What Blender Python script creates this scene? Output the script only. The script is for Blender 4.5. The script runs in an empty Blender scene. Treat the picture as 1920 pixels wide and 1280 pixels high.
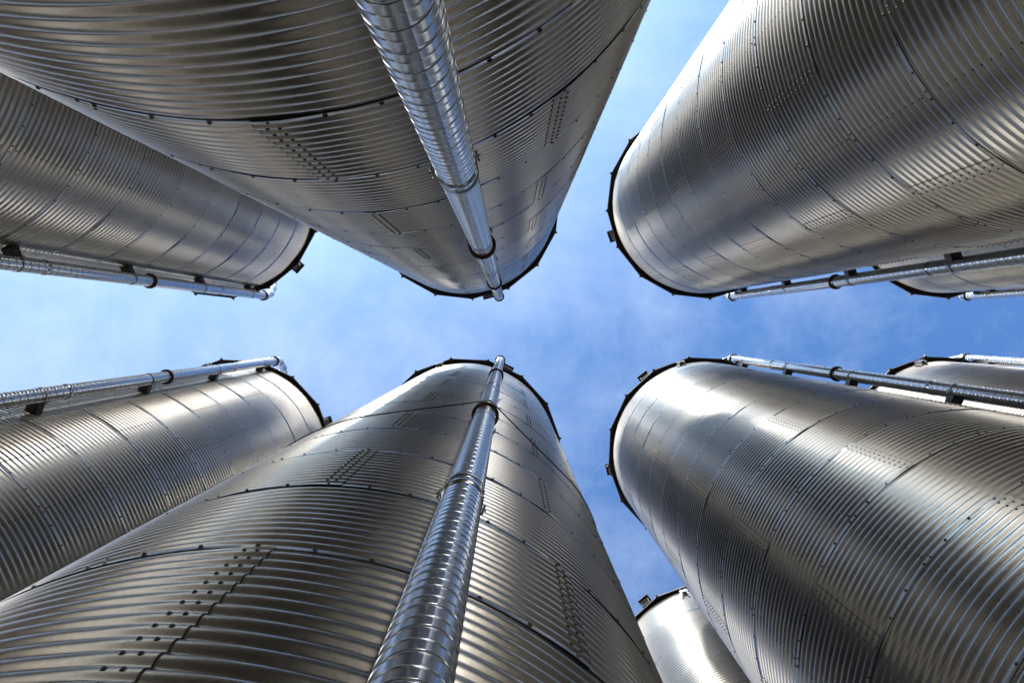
import bpy, math, random
import numpy as np
from mathutils import Matrix, Vector

random.seed(7)
rng = np.random.default_rng(7)
R_ = math.radians
scene = bpy.context.scene
COL = scene.collection

# ------------------------------------------------------------------ sizes (metres)
RAD = 2.286            # silo radius (15 ft bin)
RING = 1.118           # height of one ring of sheets
NRING = 17
EAVE = RING * NRING    # 19.0
CAMZ = 1.655
NSHEET = 5
CORR = 12
BAND = 0.052
PITCH = (RING - BAND) / CORR
AMP = 0.0068
LENS_PX = 1280.0       # focal length in pixels of a 1920 px wide picture
ZEN = (-5.0, 27.0)     # where the zenith sits in the picture (px right, px up of the centre)

# ------------------------------------------------------------------ mesh helpers
def mesh_np(name, verts, quads, smooth=True, mats=(), midx=None):
    me = bpy.data.meshes.new(name)
    v = np.asarray(verts, dtype=np.float32).reshape(-1, 3)
    q = np.asarray(quads, dtype=np.int32).reshape(-1, 4)
    me.vertices.add(len(v)); me.vertices.foreach_set('co', v.ravel())
    me.loops.add(q.size); me.loops.foreach_set('vertex_index', q.ravel())
    me.polygons.add(len(q))
    me.polygons.foreach_set('loop_start', np.arange(0, q.size, 4, dtype=np.int32))
    me.polygons.foreach_set('loop_total', np.full(len(q), 4, dtype=np.int32))
    for m in mats: me.materials.append(m)
    if midx is not None:
        me.polygons.foreach_set('material_index', np.asarray(midx, dtype=np.int32))
    me.polygons.foreach_set('use_smooth', np.full(len(q), smooth, dtype=bool))
    me.update(calc_edges=True); me.validate()
    return me

class MB:
    """collects polygons of one mesh"""
    def __init__(s): s.v = []; s.f = []; s.sm = []
    def add(s, verts, faces, smooth=False):
        o = len(s.v); s.v += [tuple(p) for p in verts]
        for f in faces: s.f.append(tuple(i + o for i in f)); s.sm.append(smooth)
    def box(s, c, ax, ay, az):
        """centre + three half axes"""
        c = Vector(c); ax, ay, az = Vector(ax), Vector(ay), Vector(az)
        vs = [c + i*ax + j*ay + k*az for k in (-1, 1) for j in (-1, 1) for i in (-1, 1)]
        s.add(vs, [(0,2,3,1),(4,5,7,6),(0,1,5,4),(2,6,7,3),(0,4,6,2),(1,3,7,5)])
    def rev(s, profile, c, ax=(0,0,1), n=32, smooth=True):
        """surface of revolution: profile of (radius, height) about an axis at c"""
        ax = Vector(ax).normalized()
        t = Vector((1,0,0)) if abs(ax.x) < .9 else Vector((0,1,0))
        e1 = ax.cross(t).normalized(); e2 = ax.cross(e1)
        vs = []
        for (r, h) in profile:
            for i in range(n):
                a = 2*math.pi*i/n
                vs.append(Vector(c) + ax*h + e1*(r*math.cos(a)) + e2*(r*math.sin(a)))
        fs = []
        for k in range(len(profile)-1):
            for i in range(n):
                j = (i+1) % n
                fs.append((k*n+i, (k+1)*n+i, (k+1)*n+j, k*n+j))
        s.add(vs, fs, smooth)
    def tube(s, pts, r, n=10, smooth=True, caps=True):
        pts = [Vector(p) for p in pts]; vs = []
        prev = None
        for i, p in enumerate(pts):
            d = (pts[min(i+1, len(pts)-1)] - pts[max(i-1, 0)]).normalized()
            if prev is None:
                t = Vector((0,0,1)) if abs(d.z) < .9 else Vector((1,0,0))
                e1 = d.cross(t).normalized()
            else:
                e1 = (prev - d*prev.dot(d)).normalized()
            prev = e1; e2 = d.cross(e1)
            for k in range(n):
                a = 2*math.pi*k/n
                vs.append(p + e1*(r*math.cos(a)) + e2*(r*math.sin(a)))
        fs = []
        for i in range(len(pts)-1):
            for k in range(n):
                j = (k+1) % n
                fs.append((i*n+k, i*n+j, (i+1)*n+j, (i+1)*n+k))
        if caps:
            fs.append(tuple(range(n-1, -1, -1))); fs.append(tuple(range((len(pts)-1)*n, len(pts)*n)))
        s.add(vs, fs, smooth)
    def mesh(s, name, mat):
        me = bpy.data.meshes.new(name)
        me.from_pydata(s.v, [], s.f)
        me.polygons.foreach_set('use_smooth', s.sm)
        if mat: me.materials.append(mat)
        me.update()
        return me

def link(name, data, parent=None, loc=(0,0,0), rotz=0.0):
    o = bpy.data.objects.new(name, data); COL.objects.link(o)
    o.location = loc; o.rotation_euler = (0, 0, rotz)
    if parent: o.parent = parent
    return o

# The camera looks straight up, so a picture direction (u right, v up) is (u, -v) on the ground.
def P(r, a, z):        # local polar point: angle a in degrees, picture sense
    return Vector((r*math.cos(R_(a)), -r*math.sin(R_(a)), z))
def RADIAL(a): return Vector((math.cos(R_(a)), -math.sin(R_(a)), 0))
def TANG(a): return Vector((-math.sin(R_(a)), -math.cos(R_(a)), 0))
UP = Vector((0,0,1))

# ------------------------------------------------------------------ materials
def nodes(name):
    m = bpy.data.materials.new(name); m.use_nodes = True
    nt = m.node_tree; b = nt.nodes['Principled BSDF']
    return m, nt, b
def N(nt, t, **kw):
    n = nt.nodes.new(t)
    for k, v in kw.items():
        if k in n.inputs.keys(): n.inputs[k].default_value = v
        else: setattr(n, k, v)
    return n

def galvanised(name, base, rough, vary=0.12, rvary=0.08, scale=1.0, sheets=False):
    m, nt, b = nodes(name); L = nt.links.new
    b.inputs['Metallic'].default_value = 1.0
    tc = N(nt, 'ShaderNodeTexCoord')
    mp = N(nt, 'ShaderNodeMapping'); mp.inputs['Scale'].default_value = (9*scale, 9*scale, .55*scale)
    L(tc.outputs['Object'], mp.inputs['Vector'])
    st = N(nt, 'ShaderNodeTexNoise', Scale=3.0, Detail=6.0, Roughness=.65); L(mp.outputs[0], st.inputs['Vector'])
    bl = N(nt, 'ShaderNodeTexNoise', Scale=1.3*scale, Detail=5.0, Roughness=.6); L(tc.outputs['Object'], bl.inputs['Vector'])
    sp = N(nt, 'ShaderNodeTexVoronoi', Scale=70.0*scale); L(tc.outputs['Object'], sp.inputs['Vector'])
    sv = N(nt, 'ShaderNodeSeparateColor'); L(sp.outputs['Color'], sv.inputs[0])
    a1 = N(nt, 'ShaderNodeMath', operation='MULTIPLY_ADD'); L(st.outputs['Fac'], a1.inputs[0]); a1.inputs[1].default_value = .5
    L(bl.outputs['Fac'], a1.inputs[2])
    a2 = N(nt, 'ShaderNodeMath', operation='MULTIPLY_ADD'); L(sv.outputs[0], a2.inputs[0]); a2.inputs[1].default_value = .22
    L(a1.outputs[0], a2.inputs[2])
    mr = N(nt, 'ShaderNodeMapRange'); L(a2.outputs[0], mr.inputs['Value'])
    mr.inputs['From Min'].default_value = .45; mr.inputs['From Max'].default_value = 1.25
    mr.inputs['To Min'].default_value = 1-vary; mr.inputs['To Max'].default_value = 1+vary
    cm = N(nt, 'ShaderNodeVectorMath', operation='SCALE'); cm.inputs[0].default_value = base
    if sheets:                                            # every sheet comes from its own coil
        at = N(nt, 'ShaderNodeAttribute', attribute_name='tone')
        tm = N(nt, 'ShaderNodeMath', operation='MULTIPLY_ADD'); L(at.outputs['Fac'], tm.inputs[0]); tm.inputs[1].default_value = .12; L(mr.outputs[0], tm.inputs[2])
        ra = N(nt, 'ShaderNodeMath', operation='MULTIPLY_ADD'); L(at.outputs['Fac'], ra.inputs[0]); ra.inputs[1].default_value = .008; ra.inputs[2].default_value = rough - rvary
        rb = N(nt, 'ShaderNodeMath', operation='ADD'); L(ra.outputs[0], rb.inputs[0]); rb.inputs[1].default_value = 2*rvary
        L(tm.outputs[0], cm.inputs['Scale'])
    else:
        L(mr.outputs[0], cm.inputs['Scale'])
    L(cm.outputs[0], b.inputs['Base Color'])
    rr = N(nt, 'ShaderNodeMapRange'); L(a2.outputs[0], rr.inputs['Value'])
    rr.inputs['From Min'].default_value = .45; rr.inputs['From Max'].default_value = 1.25
    rr.inputs['To Min'].default_value = rough - rvary; rr.inputs['To Max'].default_value = rough + rvary
    if sheets:
        L(ra.outputs[0], rr.inputs['To Min']); L(rb.outputs[0], rr.inputs['To Max'])
    L(rr.outputs[0], b.inputs['Roughness'])
    bp = N(nt, 'ShaderNodeBump', Strength=.012, Distance=.002); L(a1.outputs[0], bp.inputs['Height']); L(bp.outputs[0], b.inputs['Normal'])
    return m

def plain(name, col, rough=.6, metal=0.0, nscale=12.0, vary=.25):
    m, nt, b = nodes(name); L = nt.links.new
    tc = N(nt, 'ShaderNodeTexCoord'); no = N(nt, 'ShaderNodeTexNoise', Scale=nscale, Detail=6.0)
    L(tc.outputs['Object'], no.inputs['Vector'])
    mr = N(nt, 'ShaderNodeMapRange'); L(no.outputs['Fac'], mr.inputs['Value'])
    mr.inputs['From Min'].default_value = .3; mr.inputs['From Max'].default_value = .7
    mr.inputs['To Min'].default_value = 1-vary; mr.inputs['To Max'].default_value = 1+vary
    cm = N(nt, 'ShaderNodeVectorMath', operation='SCALE'); cm.inputs[0].default_value = col
    L(mr.outputs[0], cm.inputs['Scale']); L(cm.outputs[0], b.inputs['Base Color'])
    b.inputs['Roughness'].default_value = rough; b.inputs['Metallic'].default_value = metal
    return m

M_WALL = galvanised('galvanised_sheet', sheets=True, base=(.305, .292, .268), rough=.29, vary=.20, rvary=.012)
M_PIPE = galvanised('spiral_pipe_steel', (.43, .46, .49), .23, vary=.12, rvary=.02, scale=2.2)
M_ROOF = plain('weathered_roof_steel', (.085, .08, .076), .55, metal=.5, nscale=8)
M_SHADE_GASKET = plain('black_shade_and_gasket', (.012, .012, .012), .7)  # painted shade of the sheet laps, and the pipe joint gaskets
M_SEAM = plain('pipe_lock_seam', (.05, .04, .035), .5)
M_BOLT = plain('dark_bolt_head', (.022, .019, .017), .5, metal=0.0, nscale=40)
M_RUST = plain('rusty_flange', (.075, .045, .03), .65, metal=.2, nscale=30, vary=.4)
M_DARK = plain('dark_bracket_steel', (.05, .05, .052), .5, metal=.5)
M_BRKT = galvanised('bracket_zinc', (.36, .365, .37), .45)
M_CABLE = plain('black_cable', (.012, .011, .01), .6)
M_CONC = plain('concrete', (.36, .345, .32), .85, nscale=6)

# ------------------------------------------------------------------ silo wall: rings of lapped corrugated sheets
LAP_T = .005
def ring_profile():
    """(z, radial offset) of one ring from its lower edge to the piece tucked under the next ring"""
    pr = [(0.0, .0032), (BAND*.45, .0032), (BAND*.7, .0020), (BAND*.88, -.003)]
    S = 9
    for i in range(1, CORR*S + 1):
        t = i / S
        w = math.cos(2*math.pi*(t + .5))
        w = w - .22*math.cos(4*math.pi*(t + .5))
        pr.append((BAND + PITCH*t*.985, AMP*w))
    pr += [(RING - .006, -.002), (RING + .03, -.0015)]
    return np.array(pr)
PROF = ring_profile()

def seam_base(r): return 18.0 if r % 2 == 0 else -18.0

def build_wall():
    V, Q, TONE = [], [], []; off = 0
    SV, SQ = [], []; soff = 0
    nz = len(PROF)
    for r in range(NRING):
        z0 = r*RING
        for k in range(NSHEET):
            ak = seam_base(r) + 72.0*k
            a = np.concatenate([[ak-.9], ak + np.array([.6, 2.4, 4.2, 6.2]), ak + np.linspace(8.2, 72.0, 34), [ak+73.4]])
            t = a - ak
            lap = LAP_T*np.clip((6.2 - t)/3.8, 0, 1)
            # sheets are never perfectly rolled: a millimetre or so of slow wander
            ph = rng.uniform(0, 6.28, 3)
            wob = .0022*np.sin(np.radians(t)*7 + ph[0]) + .0009*np.sin(np.radians(t)*17 + ph[1])
            zz = z0 + PROF[:, 0]
            zw = .0008*np.sin(zz*3.1 + ph[2])
            rr = RAD + PROF[:, 1][:, None] + (lap + wob*np.sin(np.pi*np.clip(t/72, 0, 1)))[None, :] + zw[:, None]*np.sin(np.pi*np.clip(t/72,0,1))[None, :]
            ca, sa = np.cos(np.radians(a)), -np.sin(np.radians(a))
            v = np.stack([rr*ca[None, :], rr*sa[None, :], np.repeat(zz[:, None], len(a), 1)], -1).reshape(-1, 3)
            na = len(a)
            i, j = np.meshgrid(np.arange(nz-1), np.arange(na-1), indexing='ij')
            b = (i*na + j).ravel()
            V.append(v); Q.append(np.stack([b, b+na, b+na+1, b+1], -1) + off); off += len(v)
            TONE.append(np.full(len(b), rng.uniform(-1, 1)))
            # dark strip along the vertical lap, painted shade of the lap gap
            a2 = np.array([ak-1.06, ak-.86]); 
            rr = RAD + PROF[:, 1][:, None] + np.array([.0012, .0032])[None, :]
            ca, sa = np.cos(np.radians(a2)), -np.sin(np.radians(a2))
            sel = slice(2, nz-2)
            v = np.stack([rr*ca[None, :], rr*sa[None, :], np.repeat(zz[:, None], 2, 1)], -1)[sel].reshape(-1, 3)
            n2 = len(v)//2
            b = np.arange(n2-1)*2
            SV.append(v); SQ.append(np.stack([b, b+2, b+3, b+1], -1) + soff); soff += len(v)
        if r:
            # dark strip painting the shade in the step under each ring's lower edge
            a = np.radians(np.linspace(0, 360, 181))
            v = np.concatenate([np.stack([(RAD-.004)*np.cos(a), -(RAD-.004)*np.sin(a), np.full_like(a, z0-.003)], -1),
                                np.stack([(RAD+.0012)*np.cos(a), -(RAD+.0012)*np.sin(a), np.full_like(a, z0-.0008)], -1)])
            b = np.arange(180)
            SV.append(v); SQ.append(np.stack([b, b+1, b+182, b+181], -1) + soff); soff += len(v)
    wall = mesh_np('wall', np.concatenate(V), np.concatenate(Q), True, [M_WALL])
    wall.attributes.new('tone', 'FLOAT', 'FACE').data.foreach_set('value', np.concatenate(TONE).astype(np.float32))
    shade = mesh_np('lap_gap_shade', np.concatenate(SV), np.concatenate(SQ), True, [M_SHADE_GASKET])
    return wall, shade
WALL_ME, LAP_SHADE_ME = build_wall()

# ------------------------------------------------------------------ bolts
def bolt_shape(n=8):
    pr = [(.0138, 0.0), (.0138, .0016), (.0100, .0030), (.0090, .0064), (.0050, .0084), (.0004, .0088)]
    V = []; Q = []
    for (r, h) in pr:
        for i in range(n):
            a = 2*math.pi*i/n
            V.append((h, r*math.cos(a), r*math.sin(a)))      # axis along +x
    for k in range(len(pr)-1):
        for i in range(n):
            j = (i+1) % n
            Q.append((k*n+i, k*n+j, (k+1)*n+j, (k+1)*n+i))
    return np.array(V), np.array(Q)
BV, BQ = bolt_shape()
BOLT_ME = mesh_np('bolt', BV, BQ, True, [M_BOLT])

def bolt_table(parity):
    """local (angle, z, radius) of every bolt on a silo whose seams are turned by parity*36 degrees"""
    out = []
    for r in range(NRING):
        z0 = r*RING
        for k in range(60):
            if r: out.append((6*k + 1.0, z0 + BAND*.42, RAD + .0032 + .001, .92))
        for k in range(NSHEET):
            ak = seam_base(r) + 72*k + 36*parity
            for c in range(CORR):
                z = z0 + BAND + PITCH*(c+.5)*.985
                for da in (.35, 1.65): out.append((ak+da, z, RAD + AMP*.72 + LAP_T, .76))
        for k in range(1, 10):
            for c in range(CORR):
                z = z0 + BAND + PITCH*(c + (0 if c else .5))*.985
                out.append((36*k, z, RAD - AMP*1.1 if c else RAD + AMP*.72, .72))
            out.append((36*k - .8, z0 + BAND*.42, RAD+.0032, .8))
    return np.array(out)

# ------------------------------------------------------------------ spiral pipe (shared by all silos), standing at local angle 0
PIPE_R = .100
PIPE_D = 2.50
PIPE_TOP = 17.62 + CAMZ
def build_pipe():
    pitch = .134; n = 40
    prof = [(0.0, -.0005, 1), (.075, -.0004, 0), (.080, .0014, 0), (.089, .0014, 0), (.094, .0002, 0), (.105, 0, 0), (.14, 0, 0), (.40, 0, 0), (.455, 0, 0), (.47, .0002, 0), (.490, .0020, 0), (.510, .0020, 0),
            (.53, .0002, 0), (.545, 0, 0), (.60, 0, 0), (.90, 0, 0), (.945, 0, 0), (.955, .0002, 0), (.975, .0013, 0), (.999, .0012, 1)]
    V = []; midx = []
    turns = int((PIPE_TOP - .30)/pitch)
    zs = []; rs = []; mi = []
    for t in range(-1, turns+1):
        for (f, dr, mm) in prof:
            zs.append(.30 + (t+f)*pitch); rs.append(PIPE_R + dr); mi.append(mm)
    zs = np.array(zs); rs = np.array(rs); mi = np.array(mi)
    th = np.linspace(0, 2*math.pi, n+1)
    Z = np.clip(zs[:, None] + pitch*th[None, :]/(2*math.pi), .30, PIPE_TOP)
    X = PIPE_D + rs[:, None]*np.cos(th)[None, :]
    Y = rs[:, None]*np.sin(th)[None, :]
    v = np.stack([X, Y, Z], -1).reshape(-1, 3)
    i, j = np.meshgrid(np.arange(len(zs)-1), np.arange(n), indexing='ij')
    b = (i*(n+1) + j).ravel()
    q = np.stack([b, b+1, b+n+2, b+n+1], -1)
    return mesh_np('spout_pipe', v, q, True, [M_PIPE, M_SEAM], np.repeat(mi[:-1], n))
PIPE_ME = build_pipe()

def flange_mesh(z):
    m = MB()
    r = PIPE_R
    m.rev([(r+.001, z-.035), (r+.006, z-.033), (r+.006, z-.015), (r+.034, z-.014), (r+.034, z-.002), (r+.030, z), (r+.034, z+.002),
           (r+.034, z+.014), (r+.006, z+.015), (r+.006, z+.033), (r+.001, z+.035)], (PIPE_D, 0, 0), n=40, smooth=False)
    return m.mesh('flange', M_RUST)
def coupling_mesh(z):
    m = MB(); r = PIPE_R
    m.rev([(r+.0015, z-.030), (r+.0042, z-.029), (r+.0042, z-.003), (r+.0062, z), (r+.0042, z+.003), (r+.0042, z+.029), (r+.0015, z+.030)], (PIPE_D, 0, 0), n=40)
    return m.mesh('coupling', M_PIPE)
def joint_line_mesh(z):
    m = MB(); r = PIPE_R
    m.rev([(r+.0015, z-.004), (r+.0068, z-.003), (r+.0068, z+.003), (r+.0015, z+.004)], (PIPE_D, 0, 0), n=40)
    return m.mesh('joint_gasket', M_SHADE_GASKET)
def bracket_mesh(z):
    """saddle standing off the wall, wider than the pipe"""
    m = MB()
    x0, x1 = RAD + .008, PIPE_D - PIPE_R*.80
    w = .072
    m.box(((x0+x1)/2, 0, z+.06), ((x1-x0)/2, 0, 0), (0, w, 0), (0, 0, .005))
    m.box(((x0+x1)/2, 0, z-.06), ((x1-x0)/2, 0, 0), (0, w, 0), (0, 0, .005))
    for s in (-1, 1):
        m.box(((x0+x1)/2, s*(w-.004), z), ((x1-x0)/2, 0, 0), (0, .004, 0), (0, 0, .0545))
    m.box((x0+.004, 0, z), (.004, 0, 0), (0, w+.006, 0), (0, 0, .075))
    return m.mesh('bracket', M_DARK)
def strap_mesh(z):
    m = MB(); r = PIPE_R + .004
    prof = []
    pts = []
    n = 28
    vs = []; fs = []
    for i in range(n+1):
        a = -math.pi*.62 + 2*math.pi*.62*i/n
        for (rr, dz) in ((r, -.016), (r+.003, -.016), (r+.003, .016), (r, .016)):
            vs.append((PIPE_D + rr*math.cos(a), rr*math.sin(a), z+dz))
    for i in range(n):
        for k in range(4):
            fs.append((i*4+k, i*4+(k+1) % 4, i*4+4+(k+1) % 4, i*4+4+k))
    m.add(vs, fs, True)
    for s in (-1, 1):
        m.box((PIPE_D-.045, s*(PIPE_R+.018), z), (.004, 0, 0), (0, .022, 0), (0, 0, .016))
        m.rev([(.0005, -.03), (.007, -.03), (.007, -.014), (.0045, -.014), (.0045, .014), (.008, .014), (.008, .026), (.0005, .026)], (PIPE_D-.045, s*(PIPE_R+.024), z), (1,0,0), n=8, smooth=False)
    return m.mesh('strap', M_BRKT)
def elbow_mesh():
    """lobster-back elbow and chute leaning over the roof to the peak"""
    m = MB()
    pts = [Vector((PIPE_D, 0, PIPE_TOP)), Vector((PIPE_D, 0, PIPE_TOP+.16))]
    for (ang, ln) in ((12, .42), (26, .42), (38, .42)):
        d = Vector((-math.sin(R_(ang)), 0, math.cos(R_(ang))))
        pts.append(pts[-1] + d*ln)
    d = Vector((-math.sin(R_(48)), 0, math.cos(R_(48))))
    pts.append(pts[-1] + d*((pts[-1].x-.2)/math.sin(R_(48))))
    n = 28; rr = PIPE_R + .001
    rings = []
    for i, p in enumerate(pts):                       # mitred rings
        d0 = (p - pts[i-1]).normalized() if i else (pts[1]-p).normalized()
        d1 = (pts[i+1]-p).normalized() if i < len(pts)-1 else d0
        nb = (d0+d1).normalized()
        e2 = Vector((0,1,0)); e1 = e2.cross(nb).normalized()
        st = 1.0/max(.3, nb.dot(d0))
        rings.append([p + e1*(rr*st*math.cos(2*math.pi*k/n)) + e2*(rr*math.sin(2*math.pi*k/n)) for k in range(n)])
    for i in range(len(pts)-1):
        vs = rings[i] + rings[i+1]
        m.add(vs, [(k, (k+1) % n, n+(k+1) % n, n+k) for k in range(n)], True)
        # raised swage at each gore joint
        if i:
            vv = []
            c = pts[i]; nb = ((pts[i]-pts[i-1]).normalized() + (pts[i+1]-pts[i]).normalized()).normalized()
            for (s, h) in ((1.0, -.010), (1.05, -.004), (1.05, .004), (1.0, .010)):
                vv += [c + (q-c)*s + nb*h for q in rings[i]]
            m.add(vv, [(r*n+k, r*n+(k+1) % n, (r+1)*n+(k+1) % n, (r+1)*n+k) for r in range(3) for k in range(n)], True)
    return m.mesh('elbow', M_PIPE)
FLANGE_Z = [z + CAMZ for z in (1.15, 6.62, 12.05, 17.58)]
COUP_Z = [z + CAMZ for z in (3.38, 9.3, 14.9)]
BRACK_Z = [z + CAMZ for z in (.9, 3.52, 6.18, 8.80, 11.45, 14.1, 16.72)]
FLANGE_ME = [flange_mesh(z) for z in FLANGE_Z]
COUP_ME = [coupling_mesh(z) for z in COUP_Z]
GASK_ME = [joint_line_mesh(z) for z in COUP_Z]
BRACK_ME = [bracket_mesh(z) for z in BRACK_Z]
STRAP_ME = [strap_mesh(z) for z in BRACK_Z]
ELBOW_ME = elbow_mesh()

# ------------------------------------------------------------------ roof: 16 folded panels, eave lip, ribs
NPAN = 16
RIB_A = [22.5*k + 6.8 for k in range(NPAN)]
OVER = .142
SLOPE = math.tan(R_(28))
def build_roof():
    m = MB()
    re = RAD + OVER
    z_e = EAVE - .012
    zp = z_e + re*SLOPE
    for k in range(NPAN):
        a0, a1 = RIB_A[k], RIB_A[k] + 22.5
        inner = .28
        o0, o1 = P(re, a0+.35, z_e), P(re, a1-.35, z_e)
        i0, i1 = P(inner, a0, zp - inner*SLOPE), P(inner, a1, zp - inner*SLOPE)
        t = Vector((0,0,.003))
        # panel (top and underside), then the turned-down lip at the eave
        m.add([o0+t, o1+t, i1+t, i0+t, o0-t, o1-t, i1-t, i0-t], [(0,3,2,1), (4,5,6,7), (0,1,5,4), (0,4,7,3), (1,2,6,5)])
        am = (a0+a1)/2
        rad = RADIAL(am)
        l0, l1 = o0 - rad*.012 + Vector((0,0,-.0045)), o1 - rad*.012 + Vector((0,0,-.0045))
        d = Vector((0,0,-.036)); q = rad*.011
        m.add([l0, l1, l1+q, l0+q, l0+d, l1+d, l1+q+d, l0+q+d], [(0,1,5,4), (2,3,7,6), (4,5,6,7), (0,4,7,3), (1,2,6,5), (0,3,2,1)])
    m.rev([(.40, zp-.40*SLOPE+.01), (.40, zp-.40*SLOPE+.10), (.30, zp+.06), (.02, zp+.12)], (0,0,0), n=24, smooth=False)
    # flat eave soffit strip that closes the top of the wall
    n = 96
    vs = []; fs = []
    for i in range(n):
        a = 360*i/n
        vs += [P(RAD-.05, a, EAVE+.022), P(RAD+.030, a, EAVE+.018), P(RAD+.030, a, EAVE-.02)]
    for i in range(n):
        j = (i+1) % n
        fs += [(i*3, j*3, j*3+1, i*3+1), (i*3+1, j*3+1, j*3+2, i*3+2)]
    m.add(vs, fs)
    return m.mesh('roof', M_ROOF)
def rib_mesh(a):
    """folded rib of the roof seam with its pointed eave end"""
    m = MB()
    re = RAD + OVER; z_e = EAVE - .012
    zp = z_e + re*SLOPE
    T = TANG(a)
    def sec(r, w, h, dz=0):
        c = P(r, a, z_e + (re-r)*SLOPE + dz)
        return [c - T*w, c - T*w*.55 + UP*h, c + T*w*.55 + UP*h, c + T*w]
    tip = [P(re+.040, a, z_e-.032), P(re+.052, a, z_e+.035), P(re+.052, a, z_e+.035), P(re+.040, a, z_e-.032)]
    e = P(re+.004, a, z_e-.036)
    s0 = [e - T*.034, sec(re, .032, .075)[1], sec(re, .032, .075)[2], e + T*.034]
    s1 = sec(.45, .02, .07)
    vs = tip + s0 + s1
    fs = []
    for b in (0, 4):
        for k in range(3): fs.append((b+k, b+4+k, b+5+k, b+1+k))
        fs.append((b+3, b+7, b+4, b))
    m.add(vs, fs)
    return m.mesh('rib', M_ROOF)
ROOF_ME = build_roof()
RIB_ME = [rib_mesh(a) for a in RIB_A]
def vent_mesh():
    """square roof vent box standing just inside the eave; local angle 0"""
    m = MB()
    x = RAD + .02; z = EAVE + .16
    m.box((x, 0, z), (.105, 0, 0), (0, .115, 0), (0, 0, .14))
    m.box((x+.02, 0, z+.16), (.145, 0, 0), (0, .15, 0), (0, 0, .015))
    for i in range(5):
        m.box((x+.110, 0, z-.09+.04*i), (.008, 0, .006), (0, .10, 0), (-.002, 0, .006))
    return m.mesh('vent', M_DARK)
VENT_ME = vent_mesh()
def lug_mesh():
    """pair of upright zinc plates with a cross flange, bolted under the eave"""
    m = MB()
    for s in (-1, 1):
        m.box((RAD+.05, s*.065, EAVE-.26), (.05, 0, 0), (0, .005, 0), (0, 0, .16))
        m.box((RAD+.018, s*.082, EAVE-.26), (.004, 0, 0), (0, .03, 0), (0, 0, .16))
    m.box((RAD+.055, 0, EAVE-.16), (.045, 0, 0), (0, .06, 0), (0, 0, .006))
    m.box((RAD+.098, 0, EAVE-.24), (.006, 0, 0), (0, .10, 0), (0, 0, .05))
    return m.mesh('eave_lug', M_BRKT)
LUG_ME = lug_mesh()
def base_mesh():
    m = MB()
    m.rev([(RAD+.004, .12), (RAD+.02, .125), (RAD+.45, .12), (RAD+.47, .10), (RAD+.47, -.02)], (0,0,0), n=72, smooth=False)
    return m.mesh('foundation', M_CONC)
BASE_ME = base_mesh()

# ------------------------------------------------------------------ camera
F = Vector((-ZEN[0]/LENS_PX, ZEN[1]/LENS_PX, 1)).normalized()     # world x = picture right, world y = picture down
Rt = Vector((1,0,0)); Rt = (Rt - F*Rt.dot(F)).normalized()
Bk = -F; Upv = Bk.cross(Rt)
cam = bpy.data.cameras.new('camera'); cam.sensor_width = 36; cam.lens = 36*LENS_PX/1920
cam.clip_start = .02; cam.clip_end = 3000
cam_o = bpy.data.objects.new('camera', cam); COL.objects.link(cam_o)
mw = Matrix((Rt, Upv, Bk)).transposed().to_4x4(); mw.translation = (0, 0, CAMZ)
cam_o.matrix_world = mw
scene.camera = cam_o
CAM = np.array([0, 0, CAMZ])
CAM_AX = np.array([Rt, Upv, Bk])

# ------------------------------------------------------------------ silos
GROUP = 'corrugated steel silos around the viewer'
#        u      v     pipe angle parity vents (local deg)      lug   bolts as parts, label
SILOS = [
 (-1.138, 3.13, -69.5, 0, (-6,),          False, 100, 'dark near silo at top centre with a wide spiral pipe running down its face'),
 (-1.110, -3.20, 69.5, 0, (-6,),          True, 100, 'near silo at bottom centre with a thin black cable slung round its pipe'),
 ( 4.890, 3.14, -69.5, 1, (-91,),         False, 100, 'silo at upper right with a glaring white left edge and dark shaded right side'),
 ( 4.930, -3.17, 69.5, 1, (58, 123),      True, 100, 'silo at lower right with a broad warm sheen under its dark pipe'),
 (-7.200, 3.15, -69.5, 1, (27,),          False, 100, 'silo at upper left half hidden behind the dark top centre silo'),
 (-6.930, -3.22, 69.5, 0, (-51,),         True, 100, 'silo at lower left with its pipe on the upper edge, behind the bottom centre silo'),
 (10.960, 3.15, -69.5, 0, (-100,),        False, 0, 'small far silo at the right edge, above the blue gap, behind the upper right pipe'),
 (10.960, -3.15, 69.5, 0, (80,),          True, 0, 'small far silo at the right edge, below the blue gap, behind the lower right pipe'),
 ( 5.040, -8.96, 69.5, 1, (60,),          True, 0, 'pale distant silo with no pipe in view, peeping between the two lower silos'),
]
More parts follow.
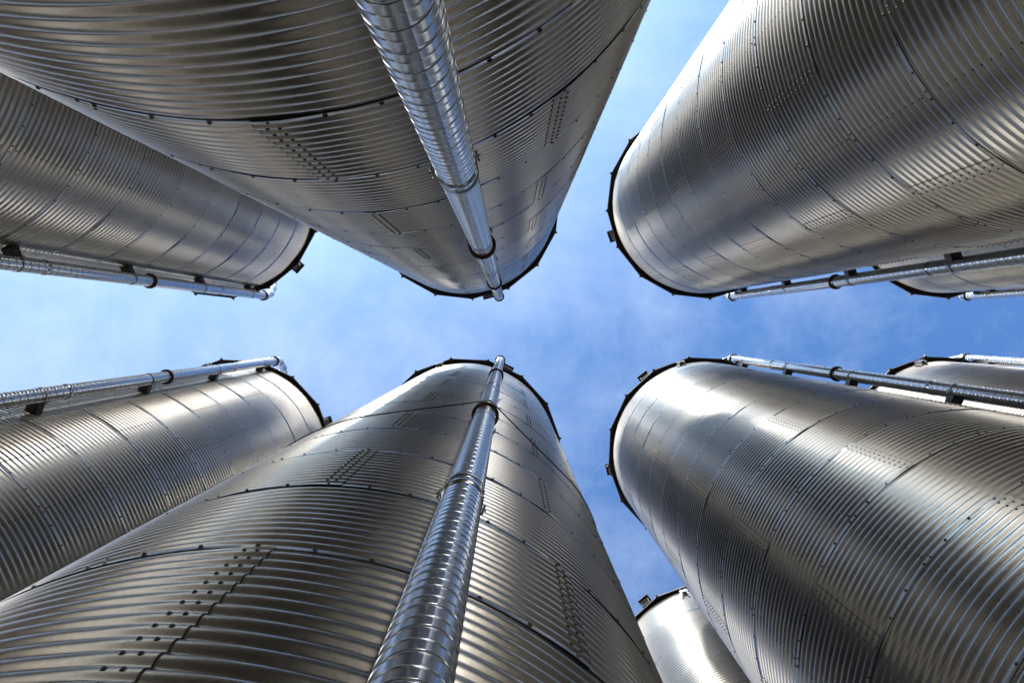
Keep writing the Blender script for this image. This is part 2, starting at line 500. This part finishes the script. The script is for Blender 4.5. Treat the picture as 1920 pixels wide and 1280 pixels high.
def make_silo(spec):
    u, v, pa, par, vents, lug, nparts, label = spec
    root = link('grain_silo', None, None, (u, -v, 0), -R_(pa))
    root['label'] = label; root['category'] = 'silo'; root['group'] = GROUP
    wl = link('wall', WALL_ME, root, rotz=-R_(36*(1-par)))
    link('lap_gap_shade', LAP_SHADE_ME, wl)  # dark strips standing for shade in the laps
    link('foundation', BASE_ME, root)
    rf = link('roof', ROOF_ME, root)
    for me in RIB_ME: link('rib', me, rf)
    for va in vents: link('vent', VENT_ME, rf, rotz=-R_(va))
    if lug: link('eave_lug', LUG_ME, root, rotz=-R_(36))
    pp = link('spout_pipe', PIPE_ME, root)
    for me in FLANGE_ME: link('flange', me, pp)
    for me in COUP_ME: link('coupling', me, pp)
    for me in GASK_ME: link('joint_gasket', me, pp)
    for me in BRACK_ME: link('bracket', me, pp)
    for me in STRAP_ME: link('strap', me, pp)
    link('elbow', ELBOW_ME, pp)
    # bolts on the side that can be seen
    tb = bolt_table(1-par)
    ang = np.radians(tb[:, 0]); ga = ang + R_(pa)
    nrm = np.stack([np.cos(ga), -np.sin(ga), np.zeros_like(ga)], -1)
    pos = np.stack([u + tb[:, 2]*np.cos(ga), -v - tb[:, 2]*np.sin(ga), tb[:, 1]], -1)
    tocam = CAM - pos; dist = np.linalg.norm(tocam, axis=1)
    face = (tocam*nrm).sum(1)/dist
    horiz = np.hypot(u, v)
    fa = np.cos(ga - math.atan2(-v, -u))
    keep = fa > -.35
    pc = (pos - CAM) @ CAM_AX.T
    with np.errstate(all='ignore'):
        px = pc[:, 0]/-pc[:, 2]*LENS_PX; py = pc[:, 1]/-pc[:, 2]*LENS_PX
    inframe = (pc[:, 2] < 0) & (abs(px) < 955) & (abs(py) < 635) & (face > .04)
    size = np.where(inframe & keep, np.sqrt(np.clip(face, 0, 1))*tb[:, 3]/dist, 0)
    order = np.argsort(-size)[:nparts]
    order = order[size[order] > 0]
    for i in order:
        a = tb[i, 0]
        link('bolt', BOLT_ME, root, tuple(P(tb[i, 2], a, tb[i, 1])), -R_(a)).scale = (tb[i, 3],)*3
    rest = keep.copy(); rest[order] = False
    tr = tb[rest]; a = np.radians(tr[:, 0])
    ca, sa = np.cos(a)[:, None], -np.sin(a)[:, None]
    sc = tr[:, 3][:, None]; bv = [BV[:, k][None, :]*sc for k in range(3)]
    r = tr[:, 2][:, None] + bv[0]
    X = r*ca - bv[1]*sa; Y = r*sa + bv[1]*ca; Z = tr[:, 1][:, None] + bv[2]
    vv = np.stack([X, Y, Z], -1).reshape(-1, 3)
    qq = (BQ[None] + (np.arange(len(tr))*len(BV))[:, None, None]).reshape(-1, 4)
    bo = link('bolt', mesh_np('bolt_rows', vv, qq, True, [M_BOLT]), root)
    bo['kind'] = 'stuff'
    return root
roots = [make_silo(s) for s in SILOS]

# black cable slung over the pipe of the bottom centre silo and up round both sides
def cable_mesh():
    m = MB(); pts = []
    for i in range(-60, 61):
        a = i*1.9
        rc = (PIPE_D + PIPE_R + .012)
        aa = abs(a)
        tl = math.degrees(math.acos((RAD+.016)/rc))
        r = (RAD+.016)/math.cos(R_(max(0.0, tl-aa))) if aa < tl else RAD + .016
        z = 7.02 + CAMZ + (aa*.028 if a < 0 else aa*.004)
        pts.append(P(min(r, rc), a, z))
    m.tube(pts, .007, n=8)
    return m.mesh('cable', M_CABLE)
link('cable', cable_mesh(), roots[1])

# ------------------------------------------------------------------ ground
def ground():
    m, nt, b = nodes('gravel_yard'); L = nt.links.new
    tc = N(nt, 'ShaderNodeTexCoord')
    n1 = N(nt, 'ShaderNodeTexNoise', Scale=.35, Detail=8.0); L(tc.outputs['Object'], n1.inputs['Vector'])
    n2 = N(nt, 'ShaderNodeTexVoronoi', Scale=28.0); L(tc.outputs['Object'], n2.inputs['Vector'])
    cr = N(nt, 'ShaderNodeValToRGB'); L(n1.outputs['Fac'], cr.inputs[0])
    cr.color_ramp.elements[0].position = .35; cr.color_ramp.elements[0].color = (.04, .036, .03, 1)
    cr.color_ramp.elements[1].position = .68; cr.color_ramp.elements[1].color = (.085, .076, .064, 1)
    mx = N(nt, 'ShaderNodeMix', data_type='RGBA', blend_type='MULTIPLY'); mx.inputs[0].default_value = .5
    L(cr.outputs[0], mx.inputs[6]); L(n2.outputs['Distance'], mx.inputs[7]); L(mx.outputs[2], b.inputs['Base Color'])
    b.inputs['Roughness'].default_value = .9
    bp = N(nt, 'ShaderNodeBump', Strength=.5, Distance=.02); L(n2.outputs['Distance'], bp.inputs['Height']); L(bp.outputs[0], b.inputs['Normal'])
    g = MB(); s = 1500
    g.add([(-s,-s,0),(s,-s,0),(s,s,0),(-s,s,0)], [(0,1,2,3)])
    o = link('ground', g.mesh('ground', m)); o['kind'] = 'structure'
ground()

# ------------------------------------------------------------------ sun and sky
ADDED_LOBES = ((57, 30, 14.0, 7.5), (180, 30, 14.0, 6.5))  # added sky glow out of view, puts sheen streaks on the silos
SUN_AZ, SUN_EL = 116.5, 49.5      # picture sense azimuth (0 = right, 90 = up)
sd = Vector((math.cos(R_(SUN_EL))*math.cos(R_(SUN_AZ)), -math.cos(R_(SUN_EL))*math.sin(R_(SUN_AZ)), math.sin(R_(SUN_EL))))
sun = bpy.data.lights.new('sun', 'SUN'); sun.energy = 2.2; sun.angle = R_(3.0); sun.color = (1.0, .95, .86)
so = bpy.data.objects.new('sun', sun); COL.objects.link(so)
so.rotation_euler = sd.to_track_quat('Z', 'Y').to_euler(); so.location = sd*60

w = bpy.data.worlds.new('World'); scene.world = w; w.use_nodes = True
nt = w.node_tree; L = nt.links.new
bg = nt.nodes['Background']; bg.inputs['Strength'].default_value = .11
sky = N(nt, 'ShaderNodeTexSky', sky_type='NISHITA'); sky.sun_disc = False
sky.sun_elevation = R_(SUN_EL); sky.sun_rotation = math.atan2(sd.x, sd.y)
sky.air_density = 1.0; sky.dust_density = 3.0; sky.ozone_density = 1.6
tc = N(nt, 'ShaderNodeTexCoord')
sep = N(nt, 'ShaderNodeSeparateXYZ'); L(tc.outputs['Generated'], sep.inputs[0])
zc = N(nt, 'ShaderNodeMath', operation='MAXIMUM'); L(sep.outputs['Z'], zc.inputs[0]); zc.inputs[1].default_value = .12
dx = N(nt, 'ShaderNodeMath', operation='DIVIDE'); L(sep.outputs['X'], dx.inputs[0]); L(zc.outputs[0], dx.inputs[1])
dy = N(nt, 'ShaderNodeMath', operation='DIVIDE'); L(sep.outputs['Y'], dy.inputs[0]); L(zc.outputs[0], dy.inputs[1])
cb = N(nt, 'ShaderNodeCombineXYZ'); L(dx.outputs[0], cb.inputs[0]); L(dy.outputs[0], cb.inputs[1])
n1 = N(nt, 'ShaderNodeTexNoise', Scale=7.0, Detail=10.0, Roughness=.66, Distortion=.2); L(cb.outputs[0], n1.inputs['Vector'])
n2 = N(nt, 'ShaderNodeTexNoise', Scale=1.7, Detail=4.0, Roughness=.5); L(cb.outputs[0], n2.inputs['Vector'])
# layer of thin cloud, thicker towards picture left
g1 = N(nt, 'ShaderNodeMapRange'); L(dx.outputs[0], g1.inputs['Value'])
g1.inputs['From Min'].default_value = -.8; g1.inputs['From Max'].default_value = .75
g1.inputs['To Min'].default_value = .62; g1.inputs['To Max'].default_value = -.06
s1 = N(nt, 'ShaderNodeMath', operation='MULTIPLY_ADD'); L(n1.outputs['Fac'], s1.inputs[0]); s1.inputs[1].default_value = 1.15
g2 = N(nt, 'ShaderNodeMapRange'); L(dy.outputs[0], g2.inputs['Value'])
g2.inputs['From Min'].default_value = -1.2; g2.inputs['From Max'].default_value = -.05
g2.inputs['To Min'].default_value = .3; g2.inputs['To Max'].default_value = 0
gs = N(nt, 'ShaderNodeMath', operation='ADD'); L(g1.outputs[0], gs.inputs[0]); L(g2.outputs[0], gs.inputs[1])
L(gs.outputs[0], s1.inputs[2])
s2 = N(nt, 'ShaderNodeMath', operation='MULTIPLY_ADD'); L(n2.outputs['Fac'], s2.inputs[0]); s2.inputs[1].default_value = .6; L(s1.outputs[0], s2.inputs[2])
mr = N(nt, 'ShaderNodeMapRange'); L(s2.outputs[0], mr.inputs['Value'])
mr.inputs['From Min'].default_value = .86; mr.inputs['From Max'].default_value = 1.8
mr.inputs['To Min'].default_value = 0; mr.inputs['To Max'].default_value = .42
mx = N(nt, 'ShaderNodeMix', data_type='RGBA'); L(mr.outputs[0], mx.inputs[0])
tint = N(nt, 'ShaderNodeVectorMath', operation='MULTIPLY'); L(sky.outputs[0], tint.inputs[0]); tint.inputs[1].default_value = (.46, .80, 1.18)
L(tint.outputs[0], mx.inputs[6])
# thin cloud scatters forward: brighter around the sun
dt = N(nt, 'ShaderNodeVectorMath', operation='DOT_PRODUCT'); L(tc.outputs['Generated'], dt.inputs[0]); dt.inputs[1].default_value = sd
dm = N(nt, 'ShaderNodeMath', operation='MAXIMUM'); L(dt.outputs['Value'], dm.inputs[0]); dm.inputs[1].default_value = 0
dp = N(nt, 'ShaderNodeMath', operation='POWER'); L(dm.outputs[0], dp.inputs[0]); dp.inputs[1].default_value = 26.0
dk = N(nt, 'ShaderNodeMath', operation='MULTIPLY_ADD'); L(dp.outputs[0], dk.inputs[0]); dk.inputs[1].default_value = 2.2; dk.inputs[2].default_value = 1.0
cc = N(nt, 'ShaderNodeVectorMath', operation='SCALE'); cc.inputs[0].default_value = (5.4, 6.3, 7.7); L(dk.outputs[0], cc.inputs['Scale'])
L(cc.outputs[0], mx.inputs[7])
# bright haze thickening towards the horizon
hz = N(nt, 'ShaderNodeMapRange'); L(sep.outputs['Z'], hz.inputs['Value']); hz.interpolation_type = 'SMOOTHSTEP'
hz.inputs['From Min'].default_value = .70; hz.inputs['From Max'].default_value = .12
hz.inputs['To Min'].default_value = 0; hz.inputs['To Max'].default_value = .9
mh = N(nt, 'ShaderNodeMix', data_type='RGBA'); L(hz.outputs[0], mh.inputs[0]); L(mx.outputs[2], mh.inputs[6])
# two bright lobes added to the unseen sky for sheen on the walls, off the upper right and off the left of the picture
acc = None
for (az, el, p, k) in ADDED_LOBES:
    d = (math.cos(R_(el))*math.cos(R_(az)), -math.cos(R_(el))*math.sin(R_(az)), math.sin(R_(el)))
    q = N(nt, 'ShaderNodeVectorMath', operation='DOT_PRODUCT'); L(tc.outputs['Generated'], q.inputs[0]); q.inputs[1].default_value = d
    qm = N(nt, 'ShaderNodeMath', operation='MAXIMUM'); L(q.outputs['Value'], qm.inputs[0]); qm.inputs[1].default_value = 0
    qp = N(nt, 'ShaderNodeMath', operation='POWER'); L(qm.outputs[0], qp.inputs[0]); qp.inputs[1].default_value = p
    qk = N(nt, 'ShaderNodeMath', operation='MULTIPLY_ADD'); L(qp.outputs[0], qk.inputs[0]); qk.inputs[1].default_value = k; qk.inputs[2].default_value = 1.0
    if acc: L(acc.outputs[0], qk.inputs[2])
    acc = qk
hc = N(nt, 'ShaderNodeVectorMath', operation='SCALE'); hc.inputs[0].default_value = (20.0, 18.6, 16.6); L(acc.outputs[0], hc.inputs['Scale'])
L(hc.outputs[0], mh.inputs[7])
L(mh.outputs[2], bg.inputs['Color'])

# ------------------------------------------------------------------ render settings
scene.view_settings.view_transform = 'Standard'
scene.view_settings.look = 'None'
scene.view_settings.exposure = 1.0
scene.view_settings.gamma = 1.0
scene.cycles.max_bounces = 12
scene.cycles.glossy_bounces = 6
scene.cycles.diffuse_bounces = 4
scene.cycles.caustics_reflective = True
scene.cycles.sample_clamp_indirect = 2.5
scene.cycles.blur_glossy = 4.0
scene.cycles.use_denoising = True
scene.cycles.use_adaptive_sampling = False
